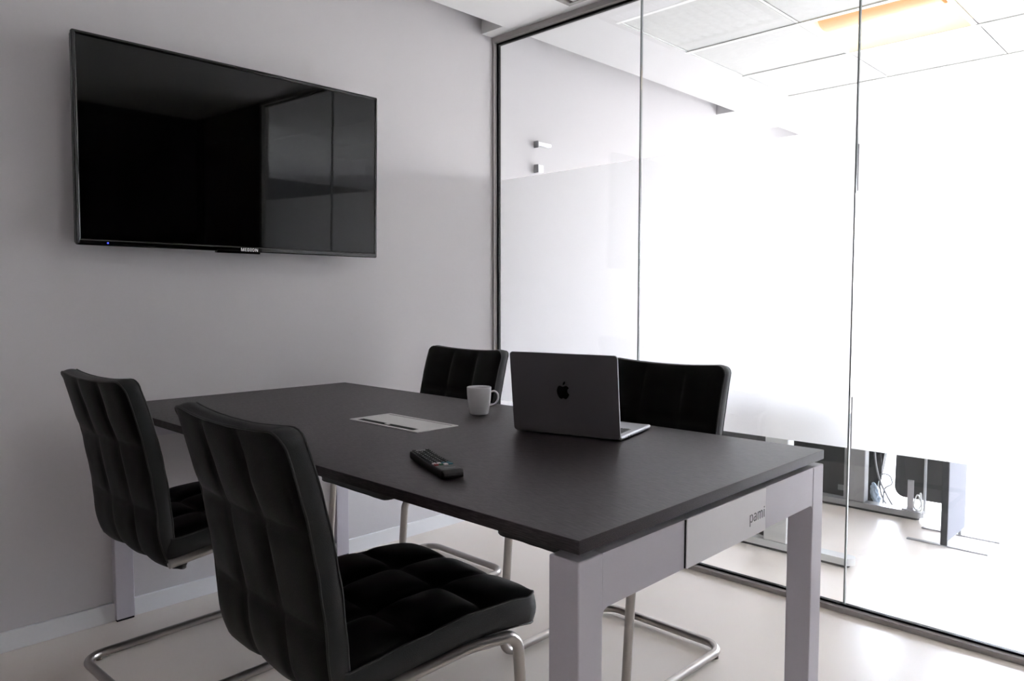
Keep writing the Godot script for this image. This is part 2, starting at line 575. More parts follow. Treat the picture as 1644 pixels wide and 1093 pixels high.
# ============================================================ table
func meeting_table():
	var L := 2.0547
	var W := 0.9281
	var t := thing("meeting_table", "long dark wenge meeting table on silver grey metal legs in the middle of the room", "table", Vector3(-1.35353, 0, 0.98962), 0.0102)
	var hl := L / 2
	var hw := W / 2
	var top := bx("tabletop", Vector3(-hw, 0.718, -hl), Vector3(hw, 0.74, hl), M.wenge, t, 0.0012)
	# two end frames: leg, leg, beam
	for s in [-1.0, 1.0]:
		var z0: float = s * hl
		var z1: float = s * (hl - 0.06)
		for q in [-1.0, 1.0]:
			var lg := bx("leg", Vector3(q * hw, 0.006, z0), Vector3(q * (hw - 0.06), 0.7065, z1), M.table_metal, t, 0.003)
			bx("foot_cap", Vector3(q * (hw - 0.002), 0.0, s * (hl - 0.002)), Vector3(q * (hw - 0.058), 0.0065, s * (hl - 0.058)), M.dark_void, lg, 0.001)
		# beam with a small fillet where it meets each leg
		var poly := PackedVector2Array()
		var ix := hw - 0.06
		var yb := 0.618
		poly.append(Vector2(-ix, 0.7065))
		poly.append(Vector2(-ix, yb - 0.012))
		for k in 5:
			var a := PI - PI / 2 * k / 4.0
			poly.append(Vector2(-ix + 0.012 + cos(a) * 0.012, yb - 0.012 + sin(a) * 0.012))
		for k in 5:
			var a := PI / 2 - PI / 2 * k / 4.0
			poly.append(Vector2(ix - 0.012 + cos(a) * 0.012, yb - 0.012 + sin(a) * 0.012))
		poly.append(Vector2(ix, yb - 0.012))
		poly.append(Vector2(ix, 0.7065))
		var g := G.new()
		g.prism(poly, Vector3(0, 0, s * (hl - 0.001)), Vector3.RIGHT, Vector3.UP, Vector3(0, 0, -s * 0.056))
		put("beam", g, M.table_metal, t)
		# spacers between frame and top, set back from the edge
		bx("spacer", Vector3(-hw + 0.03, 0.7064, s * (hl - 0.035)), Vector3(hw - 0.03, 0.7182, s * (hl - 0.055)), M.dark_void, t, 0.0005)
	# cable cover on the near beam
	var cv := bx("cover_plate", Vector3(-0.160, 0.617, hl - 0.002), Vector3(0.154, 0.7075, hl + 0.0025), M.cover_metal, t, 0.0012)
	bx("shadow_gap", Vector3(-0.1638, 0.6185, hl - 0.003), Vector3(-0.160, 0.7062, hl + 0.0004), M.dark_void, cv, 0.0003)
	var tx := text_mesh("pami", 0.031, 0.0004)
	var lt := put("lettering", tx, M.print_grey, cv, Vector3(0.114, 0.6575, hl + 0.0027))
	# long rails under the top
	for q in [-1.0, 1.0]:
		bx("rail", Vector3(q * 0.20, 0.655, -hl + 0.055), Vector3(q * 0.25, 0.718, hl - 0.055), M.table_metal, t, 0.002)
	# flush cable hatch let into the top
	var hx := 0.0045
	var h := Node3D.new()
	h.name = "cable_hatch"
	h.position = Vector3(0.0035, 0.74, 0.002)
	t.add_child(h, true)
	bx("hatch_frame", Vector3(-0.0745, -0.001, -0.158), Vector3(-0.064, 0.0022, 0.158), M.hatch_plastic, h, 0.0008)
	bx("hatch_frame", Vector3(0.064, -0.001, -0.158), Vector3(0.0745, 0.0022, 0.158), M.hatch_plastic, h, 0.0008)
	bx("hatch_frame", Vector3(-0.064, -0.001, -0.158), Vector3(0.064, 0.0022, -0.146), M.hatch_plastic, h, 0.0008)
	bx("hatch_frame", Vector3(-0.064, -0.001, 0.146), Vector3(0.064, 0.0022, 0.158), M.hatch_plastic, h, 0.0008)
	bx("lid", Vector3(-0.040, -0.001, -0.1455), Vector3(0.0575, 0.0019, 0.1455), M.hatch_plastic, h, 0.0008)
	bx("lid_gap", Vector3(0.0575, -0.001, -0.135), Vector3(0.064, 0.0008, 0.135), M.print_grey, h, 0.0002)
	bx("brush_strip", Vector3(-0.064, -0.001, -0.135), Vector3(-0.040, 0.0012, 0.125), M.brush, h, 0.0004)
	bx("brush_end", Vector3(-0.064, -0.001, 0.125), Vector3(-0.040, 0.0019, 0.1455), M.hatch_plastic, h, 0.0004)
	bx("brush_end", Vector3(-0.064, -0.001, -0.1455), Vector3(-0.040, 0.0019, -0.135), M.hatch_plastic, h, 0.0004)
	bx("finger_catch", Vector3(-0.056, 0.0008, -0.012), Vector3(-0.046, 0.0032, 0.004), M.hatch_plastic, h, 0.001)

func text_mesh(s: String, height: float, depth: float, weight := 400) -> TextMesh:
	var f := SystemFont.new()
	f.font_names = PackedStringArray(["Droid Sans"])
	f.font_weight = weight
	var t := TextMesh.new()
	t.font = f
	t.text = s
	t.font_size = 64
	t.pixel_size = height / 64.0
	t.depth = depth
	t.curve_step = 1.0
	return t

# ============================================================ chairs
# A quilted slab that follows a side-view path. Returns front, rear and rim meshes.
func quilted(path: Array, W: float, he_front: float, he_rear: float, puff_f: float, puff_r: float, nu: int, nv: int, rad0: float, rad1: float, plan: float, sag: float, seed_: int, stiff := 0.0) -> Dictionary:
	var c := catmull(path, 10)
	var cum := [0.0]
	for i in range(1, c.size()):
		cum.append(cum[-1] + c[i].distance_to(c[i - 1]))
	var Ltot: float = cum[-1]
	var ss := []
	var NV := nv * 14
	for k in 5:
		ss.append(rad0 * (1 - cos(PI / 2 * k / 5.0)))
	for k in NV + 1:
		ss.append(rad0 + (Ltot - rad0 - rad1) * k / NV)
	for k in 5:
		ss.append(Ltot - rad1 * (1 - sin(PI / 2 * (k + 1) / 5.0)))
	var NU := nu * 12
	var fn := FastNoiseLite.new()
	fn.seed = seed_
	fn.frequency = 9.0
	fn.fractal_octaves = 2
	var fr := []
	var rr := []
	var tang := []
	for s in ss:
		var i := 0
		while i < cum.size() - 2 and cum[i + 1] < s:
			i += 1
		var k: float = (s - cum[i]) / maxf(1e-9, cum[i + 1] - cum[i])
		var p: Vector2 = c[i].lerp(c[i + 1], k)
		var i0 := maxi(i - 3, 0)
		var i1 := mini(i + 4, c.size() - 1)
		var t: Vector2 = (c[i1] - c[i0]).normalized()
		var nn := Vector2(t.y, -t.x)        # front side normal: right of travel
		if stiff > 0.0:
			nn = nn.lerp(Vector2(0, 1), stiff).normalized()
		else:
			nn = nn.lerp(Vector2(1, 0), 0.75 * smoothstep(Ltot - 0.12, Ltot, s)).normalized()
		var w := W
		if s < rad0:
			w = W - rad0 + sqrt(maxf(0, rad0 * rad0 - (rad0 - s) * (rad0 - s)))
		elif s > Ltot - rad1:
			w = W - rad1 + sqrt(maxf(0, rad1 * rad1 - pow(rad1 - (Ltot - s), 2)))
		var vv: float = s / Ltot
		var rf := []
		var rb := []
		for j in NU + 1:
			var u := -1.0 + 2.0 * j / NU
			var z := w * u
			var un := (z / W + 1.0) / 2.0
			var fu := absf(fposmod(un * nu, 1.0) * 2.0 - 1.0)
			var fv := absf(fposmod(vv * nv, 1.0) * 2.0 - 1.0)
			var b := pow(maxf(0, 1.0 - pow(fu, 3.0)), 0.6) * pow(maxf(0, 1.0 - pow(fv, 3.0)), 0.6)
			var wob := fn.get_noise_3d(z, s, 0.0) * 0.0022
			var dip := -sag * (1.0 - pow(absf(un * 2 - 1), 2.2)) * pow(vv, 6.0)
			var back := -plan * (1.0 - pow(un * 2 - 1, 2.0)) * clampf(vv * 1.6 - 0.3, 0, 1)
			var q := p + t * dip + nn * back
			var f := q + nn * (he_front + puff_f * b + wob)
			var r := q - nn * (he_rear + puff_r * b + wob)
			rf.append(Vector3(f.x, f.y, z))
			rb.append(Vector3(r.x, r.y, z))
		fr.append(rf)
		rr.append(rb)
		tang.append(Vector3(t.x, t.y, 0))
	var gf := G.new()
	gf.grid(fr, false, false, false)
	var gr := G.new()
	gr.grid(rr, false, false, true)
	# rim
	var per := []
	var R := fr.size()
	for j in NU + 1:
		per.append([0, j])
	for i in range(1, R):
		per.append([i, NU])
	for j in range(NU - 1, -1, -1):
		per.append([R - 1, j])
	for i in range(R - 2, 0, -1):
		per.append([i, 0])
	var mid: Vector3 = (fr[R / 2][NU / 2] + rr[R / 2][NU / 2]) / 2.0
	var rows := []
	var ef := []
	var er := []
	for k in per.size():
		var e = per[k]
		var a: Vector3 = fr[e[0]][e[1]]
		var b: Vector3 = rr[e[0]][e[1]]
		var pa = per[(k - 1 + per.size()) % per.size()]
		var pb = per[(k + 1) % per.size()]
		var along: Vector3 = (fr[pb[0]][pb[1]] - fr[pa[0]][pa[1]]).normalized()
		var out: Vector3 = along.cross((a - b).normalized())
		if out.dot((a + b) / 2.0 - mid) < 0.0:
			out = -out
		var row := []
		for m in 7:
			var f := m / 6.0
			row.append(a.lerp(b, f) + out * ((0.0045 + 0.12 * maxf(0.0, a.distance_to(b) - 0.042)) * sin(PI * f)))
		rows.append(row)
		ef.append(a)
		er.append(b)
	var gm := G.new()
	gm.grid(rows, false, true, true)
	var gp := G.new()
	gp.tube(ef, 0.0022, 6, true)
	gp.tube(er, 0.0022, 6, true)
	return {"front": gf, "rear": gr, "rim": gm, "piping": gp}

func make_chair() -> Node3D:
	var t := thing("cantilever_chair", "", "chair")
	# backrest, path from bottom to top in (x, y)
	var bp := [Vector2(-0.125, 0.392), Vector2(-0.165, 0.405), Vector2(-0.185, 0.46), Vector2(-0.192, 0.54), Vector2(-0.203, 0.63), Vector2(-0.222, 0.73), Vector2(-0.247, 0.825), Vector2(-0.270, 0.893)]
	var d := quilted(bp, 0.222, 0.018, 0.019, 0.013, 0.011, 3, 3, 0.03, 0.032, 0.012, 0.011, 5)
	var back := put("backrest", d.front, M.black_leather, t)
	put("rear_cover", d.rear, M.black_leather, back)
	put("gusset", d.rim, M.gusset_leather, back)
	put("piping", d.piping, M.piping, back)
	# seat, path from front to rear so that its front side faces up
	var sp := [Vector2(-0.19, 0.432), Vector2(-0.10, 0.442), Vector2(0.02, 0.452), Vector2(0.13, 0.456), Vector2(0.23, 0.450), Vector2(0.302, 0.436)]
	sp.reverse()
	var e := quilted(sp, 0.226, 0.026, 0.030, 0.020, 0.0, 3, 3, 0.042, 0.02, 0.0, 0.0, 9, 0.85)
	var seat := put("seat", e.front, M.black_leather, t)
	put("underside", e.rear, M.piping, seat)
	put("gusset", e.rim, M.gusset_leather, seat)
	put("piping", e.piping, M.piping, seat)
	# steel tube: seat side, front leg, floor rail, rear floor bar, and back again
	var r := 0.0125
	var zz := 0.226
	var half := [
		Vector3(-0.185, 0.398, zz), Vector3(-0.06, 0.412, zz), Vector3(0.10, 0.418, zz), Vector3(0.232, 0.402, zz), Vector3(0.262, r + 0.006, zz), Vector3(-0.255, r + 0.006, zz)]
	var pts := half.duplicate()
	for k in range(half.size() - 1, -1, -1):
		pts.append(half[k] * Vector3(1, 1, -1))
	var rad := [0, 0.3, 0.4, 0.045, 0.05, 0.06, 0.06, 0.05, 0.045, 0.4, 0.3, 0]
	var g := G.new()
	g.tube(bend(pts, rad, 8), r, 14)
	put("tube_frame", g, M.brushed_steel, t)
	for q in [Vector2(0.17, 0.405), Vector2(-0.12, 0.400)]:
		var cb := G.new()
		cb.tube([Vector3(q.x, q.y, -zz), Vector3(q.x, q.y, zz)], 0.009, 10)
		put("cross_bar", cb, M.brushed_steel, t)
	for x in [0.20, -0.21]:
		for s in [-1.0, 1.0]:
			var gl := G.new()
			gl.lathe([Vector2(0.0, 0.0), Vector2(0.008, 0.0), Vector2(0.008, 0.008), Vector2(0.0, 0.008)], 12, Vector3(x, 0, s * zz))
			put("glide", gl, M.glide, t)
	return t

func chairs():
	var a := make_chair()
	var set_ := [
		[Vector3(-1.735, 0, 0.482), 0.0, "black quilted cantilever chair seen from behind, at the table end below the television"],
		[Vector3(-1.79, 0, 1.428), 0.0, "nearest black quilted chair in the foreground, its seat and bent steel tube fully shown"],
		[Vector3(-0.855, 0, 0.43), PI, "black quilted chair across the table behind the white mug"],
		[Vector3(-0.84, 0, 1.375), PI, "black quilted chair behind the open laptop beside the glass"],
	]
	for k in 4:
		var c: Node3D = a if k == 0 else a.duplicate()
		if k > 0:
			c.name = "cantilever_chair_%03d" % k
			add_child(c, true)
		c.position = set_[k][0]
		c.rotation.y = set_[k][1] + [0.045, -0.025, 0.0, 0.0][k]
		c.set_meta("label", set_[k][2])
		c.set_meta("group", "black leather chairs around the meeting table")

# ============================================================ television
func television():
	# local frame: origin at the middle of the set on the wall, x right, y up, z into the room
	var W := 1.1287
	var H := 0.656
	var t := thing("television", "large black flat television hanging on the grey wall", "television", Vector3(-1.3708, 1.2637, 0.109), 0.0)
	t.rotation.x = 0.0226
	var hw := W / 2
	var b := 0.014      # bezel width
	var bb := 0.02      # lower bezel
	var g := G.new()
	g.box(Vector3(0, H / 2, -0.021), Vector3(W - 0.006, H - 0.006, 0.030), 0.008, 3)
	put("housing", g, M.tv_back, t)
	var g2 := G.new()
	g2.box(Vector3(0, 0.27, -0.052), Vector3(0.80, 0.42, 0.036), 0.012, 3)
	put("electronics_bulge", g2, M.tv_back, t)
	bx("wall_mount", Vector3(-0.22, 0.12, -0.103), Vector3(0.22, 0.42, -0.0702), M.tv_back, t, 0.004)
	bx("screen", Vector3(-hw + b, bb, -0.006), Vector3(hw - b, H - b, -0.002), M.tv_screen, t, 0.0005)
	# bezel as a frame of four rounded bars
	var f := G.new()
	f.box(Vector3(-hw + b / 2, H / 2, -0.008), Vector3(b, H, 0.020), 0.0065, 4)
	f.box(Vector3(hw - b / 2, H / 2, -0.008), Vector3(b, H, 0.020), 0.0065, 4)
	f.box(Vector3(0, H - b / 2, -0.008), Vector3(W - 0.004, b, 0.0196), 0.0065, 4)
	f.box(Vector3(0, bb / 2, -0.008), Vector3(W - 0.004, bb, 0.0196), 0.006, 4)
	put("bezel", f, M.tv_gloss, t)
	bx("chin", Vector3(-0.12, -0.006, -0.016), Vector3(0.045, 0.006, 0.0024), M.tv_gloss, t, 0.003, 2)
	var lt := put("lettering", text_mesh("MEDION", 0.0165, 0.0006, 700), M.white_print, t, Vector3(0.002, 0.0085, 0.0027))
	var led := G.new()
	led.lathe([Vector2(0.0, -0.002), Vector2(0.0025, -0.002), Vector2(0.0025, 0.002), Vector2(0.0, 0.002)], 12)
	var lo := put("standby_led", led, M.blue_led, t, Vector3(-0.474, 0.009, 0.0018))
	lo.rotation.x = PI / 2

# ============================================================ laptop
func laptop():
	var t := thing("laptop", "open dark grey laptop seen from behind, on the dark table", "laptop", Vector3(-1.1825, 0.74, 1.466), deg_to_rad(-75.87))
	# local x along the hinge, z towards the back of the lid
	var W := 0.305
	var D := 0.213
	var gb := G.new()
	gb.box(Vector3(0, 0.0075, -D / 2 - 0.0035), Vector3(W, 0.011, D), 0.0045, 4)
	put("base", gb, M.silver_edge, t)
	for sx in [-1, 1]:
		for sz in [-0.02, -0.19]:
			var fe := G.new()
			fe.lathe([Vector2(0, 0.0), Vector2(0.007, 0.0), Vector2(0.008, 0.0025), Vector2(0, 0.0025)], 14, Vector3(sx * 0.125, 0, sz))
			put("rubber_foot", fe, M.key_black, t)
	# key well and keys
	bx("key_well", Vector3(-0.135, 0.0125, -0.115), Vector3(0.135, 0.0133, -0.012), M.space_grey, t, 0.0003)
	for r in 6:
		for c in 14:
			bx("key", Vector3(-0.132 + c * 0.0189, 0.0132, -0.031 - r * 0.0168), Vector3(-0.1155 + c * 0.0189, 0.0145, -0.0165 - r * 0.0168), M.key_black, t, 0.0005)
	bx("trackpad", Vector3(-0.066, 0.0128, -0.2), Vector3(0.066, 0.0134, -0.122), M.silver_edge, t, 0.0003)
	for k in 2:
		bx("port", Vector3(W / 2 - 0.0006, 0.0055, -0.055 - k * 0.016), Vector3(W / 2 + 0.0002, 0.0085, -0.046 - k * 0.016), M.key_black, t, 0.0001)
	bx("port", Vector3(W / 2 - 0.0006, 0.0055, -0.036), Vector3(W / 2 + 0.0002, 0.0085, -0.0325), M.key_black, t, 0.0001)
	# lid
	var lid := Node3D.new()
	lid.name = "lid"
	lid.position = Vector3(0, 0.003, 0.0)
	lid.rotation.x = deg_to_rad(7.0)
	t.add_child(lid, true)
	var out := rounded_rect(W, 0.213, 0.0085, Vector2(0, 0.1105))
	var g := G.new()
	g.prism(out, Vector3(0, 0, 0.0022), Vector3.RIGHT, Vector3.UP, Vector3(0, 0, 0.0022))
	put("lid_shell", g, M.space_grey, lid)
	var rim := G.new()
	rim.prism(rounded_rect(W + 0.0008, 0.2138, 0.009, Vector2(0, 0.1105)), Vector3(0, 0, 0.0005), Vector3.RIGHT, Vector3.UP, Vector3(0, 0, 0.0017))
	put("lid_rim", rim, M.silver_edge, lid)
	var scr := G.new()
	scr.prism(rounded_rect(W - 0.004, 0.209, 0.007, Vector2(0, 0.1105)), Vector3(0, 0, 0.0), Vector3.RIGHT, Vector3.UP, Vector3(0, 0, 0.0006))
	put("screen", scr, M.screen_off, lid)
	var hg := G.new()
	hg.tube([Vector3(-0.12, 0.0065, -0.001), Vector3(0.12, 0.0065, -0.001)], 0.0042, 12)
	put("hinge", hg, M.key_black, lid)
	# fruit emblem: a bitten apple outline with its leaf
	var body := []
	for p in [Vector2(0.0, 0.36), Vector2(0.12, 0.42), Vector2(0.27, 0.45), Vector2(0.41, 0.38), Vector2(0.50, 0.22), Vector2(0.52, 0.0), Vector2(0.47, -0.2), Vector2(0.37, -0.38), Vector2(0.24, -0.5), Vector2(0.12, -0.5), Vector2(0.0, -0.455), Vector2(-0.12, -0.5), Vector2(-0.25, -0.49), Vector2(-0.38, -0.35), Vector2(-0.47, -0.12), Vector2(-0.48, 0.1), Vector2(-0.42, 0.3), Vector2(-0.29, 0.43), Vector2(-0.15, 0.42), Vector2(0.0, 0.36)]:
		body.append(p)
	var bo := PackedVector2Array(catmull(body, 5))
	bo.remove_at(bo.size() - 1)
	var bite := PackedVector2Array()
	for k in 28:
		bite.append(Vector2(0.575, 0.075) + Vector2.from_angle(TAU * k / 28) * 0.235)
	var S := 0.036
	var lg := G.new()
	for poly in Geometry2D.clip_polygons(bo, bite):
		lg.prism(poly, Vector3(0, 0.117, 0.0043), Vector3.RIGHT * S, Vector3.UP * S, Vector3(0, 0, 0.0003))
	var leaf := PackedVector2Array()
	for k in 9:
		leaf.append(Vector2(-0.02, 0.49) + Vector2(0.24, 0.0) + Vector2.from_angle(PI - PI / 2 * k / 8.0) * Vector2(0.24, 0.26))
	for k in 9:
		leaf.append(Vector2(-0.02, 0.75) + Vector2.from_angle(-PI / 2 * k / 8.0) .rotated(0) * Vector2(0.24, 0.26))
	var lf := PackedVector2Array()
	for k in 11:      # lens: two arcs between (0, 0.49) and (0.21, 0.78)
		var q := k / 10.0
		lf.append(Vector2(0.0, 0.49).lerp(Vector2(0.21, 0.78), q) + Vector2(-0.81, 0.59) * 0.075 * sin(PI * q))
	for k in range(9, 0, -1):
		var q := k / 10.0
		lf.append(Vector2(0.0, 0.49).lerp(Vector2(0.21, 0.78), q) - Vector2(-0.81, 0.59) * 0.075 * sin(PI * q))
	lg.prism(lf, Vector3(0, 0.117, 0.0043), Vector3.RIGHT * S, Vector3.UP * S, Vector3(0, 0, 0.0003))
	put("emblem", lg, M.logo_black, lid)

func rounded_rect(w: float, h: float, r: float, c: Vector2, seg := 6) -> PackedVector2Array:
	var out := PackedVector2Array()
	var q := [Vector2(1, 1), Vector2(-1, 1), Vector2(-1, -1), Vector2(1, -1)]
	for k in 4:
		var o: Vector2 = c + q[k] * Vector2(w / 2 - r, h / 2 - r)
		for i in seg + 1:
			out.append(o + Vector2.from_angle(PI / 2 * k + PI / 2 * i / seg) * r)
	return out

# ============================================================ mug and remote
func mug():
	var t := thing("coffee_mug", "plain white porcelain mug on the table in front of the far chair", "mug", Vector3(-1.086, 0.74, 1.032), deg_to_rad(-47))
	var g := G.new()
	var prof := [Vector2(0.0, 0.002), Vector2(0.024, 0.002), Vector2(0.0255, 0.0), Vector2(0.0275, 0.0005), Vector2(0.0295, 0.005), Vector2(0.0325, 0.022), Vector2(0.0355, 0.042), Vector2(0.0370, 0.060), Vector2(0.0378, 0.078), Vector2(0.0379, 0.0835), Vector2(0.0372, 0.0848), Vector2(0.0358, 0.0840), Vector2(0.0350, 0.078), Vector2(0.0340, 0.055), Vector2(0.0310, 0.028), Vector2(0.0265, 0.009), Vector2(0.018, 0.0060), Vector2(0.0, 0.0058)]
	g.lathe(prof, 56)
	put("cup", g, M.porcelain, t)
	var h := G.new()
	var path := catmull([Vector3(0.0355, 0.069, 0), Vector3(0.047, 0.0715, 0), Vector3(0.057, 0.064, 0), Vector3(0.0590, 0.049, 0), Vector3(0.053, 0.036, 0), Vector3(0.043, 0.029, 0), Vector3(0.0325, 0.0265, 0)], 6)
	var rows := []
	for i in path.size():
		var a: Vector3 = path[maxi(i - 1, 0)]
		var b: Vector3 = path[mini(i + 1, path.size() - 1)]
		var tg := (b - a).normalized()
		var nn := tg.cross(Vector3(0, 0, 1))
		var row := []
		for k in 14:
			var q := TAU * k / 14
			row.append(path[i] + nn * cos(q) * 0.0030 + Vector3(0, 0, 1) * sin(q) * 0.0058)
		rows.append(row)
	h.grid(rows, true, false, false)
	put("handle", h, M.porcelain, t)

func remote_control():
	var t := thing("remote_control", "black television remote control with coloured keys lying on the table", "remote control", Vector3(-1.652, 0.74, 1.502), deg_to_rad(-20.5))
	# local z runs to the near end; side outline swept across the width
	var g := G.new()
	var hl := 0.112
	var hw := 0.0235
	var rows := []
	var N := 36
	for i in N + 1:
		var z := -hl + 2 * hl * i / N
		var q := z / hl
		var endf := pow(maxf(0.0, 1 - pow(absf(q), 36.0)), 0.5)
		var topy := 0.0175 + 0.0025 * q * q
		var boty := 0.0003 + 0.0025 * pow(maxf(0, absf(q) - 0.75) / 0.25, 2)
		var w := hw * (0.94 + 0.06 * q * q) * (0.86 + 0.14 * endf)
		var cy := (topy + boty) / 2
		var hh := (topy - boty) / 2 * (0.25 + 0.75 * endf)
		var row := []
		for k in 28:
			var a := TAU * k / 28
			var cx := signf(cos(a)) * pow(absf(cos(a)), 0.22)
			var sy := signf(sin(a)) * pow(absf(sin(a)), 0.3)
			row.append(Vector3(cx * w, cy + sy * hh, z))
		rows.append(row)
	g.grid(rows, true, false, true)
	g.face(rows[0], Vector3(0, 0, -1))
	g.face(rows[N], Vector3(0, 0, 1))
	put("case", g, M.remote_black, t)
	var top := func(z: float) -> float:
		return 0.0175 + 0.0025 * pow(z / hl, 2) + 0.0004
	# face plate at the near end with its light printed line
	var fp := G.new()
	var prow := []
	for i in 9:
		var z := 0.062 + 0.036 * i / 8.0
		prow.append([Vector3(-0.0205, top.call(z) + 0.0002, z), Vector3(0.0205, top.call(z) + 0.0002, z)])
	fp.grid(prow, false, false, false)
	put("face_plate", fp, M.remote_face, t)
	bx("printed_line", Vector3(-0.012, top.call(0.088) + 0.0002, 0.087), Vector3(0.012, top.call(0.088) + 0.0007, 0.0885), M.key_print, t, 0.0001)
	# rows of keys
	for r in 12:
		var z := -0.098 + r * 0.0122
		for c in 4:
			if r == 0 and (c == 1 or c == 2):
				continue
			var x := -0.0155 + c * 0.0103
			var m: Material = M.key_rubber
			if r == 11:
				m = [M.key_white, M.key_white, M.key_teal, M.key_teal][c]
			var y: float = top.call(z)
			var key := bx("key", Vector3(x - 0.004, y - 0.0015, z - 0.0035), Vector3(x + 0.004, y + 0.0018, z + 0.0035), m, t, 0.001)
			if r < 11 and (r * 7 + c * 3) % 4 != 0:
				bx("key_mark", Vector3(x - 0.0016, y + 0.0017, z - 0.0011), Vector3(x + 0.0016, y + 0.0020, z + 0.0011), M.key_print, key, 0.0001)
	var zc := 0.0505
	var cm := [M.key_red, M.key_green, M.key_white, M.key_teal]
	for c in 4:
		var x := -0.0155 + c * 0.0103
		var y: float = top.call(zc)
		bx("colour_key", Vector3(x - 0.0044, y - 0.0015, zc - 0.0045), Vector3(x + 0.0044, y + 0.0019, zc + 0.0045), cm[c], t, 0.001)

func room_fixture():
	# square ceiling fitting, one corner of which shows at the top of the picture
	var t := thing("ceiling_fitting", "grey square fitting on the meeting room ceiling, only its corner in view", "ceiling fitting", Vector3(-0.396, CEIL, 0.853))
	var g := G.new()
	var h := 0.30
	for s in [-1.0, 1.0]:
		g.box(Vector3(s * (h - 0.012), -0.006, 0), Vector3(0.024, 0.012, 2 * h), 0.002)
		g.box(Vector3(0, -0.006, s * (h - 0.012)), Vector3(2 * h - 0.048, 0.012, 0.024), 0.002)
	put("frame", g, M.fixture_grey, t)
	for k in 9:
		var z := -0.24 + k * 0.06
		bx("louvre", Vector3(-h + 0.024, -0.009, z - 0.018), Vector3(h - 0.024, -0.002, z + 0.018), M.skirting, t, 0.001)

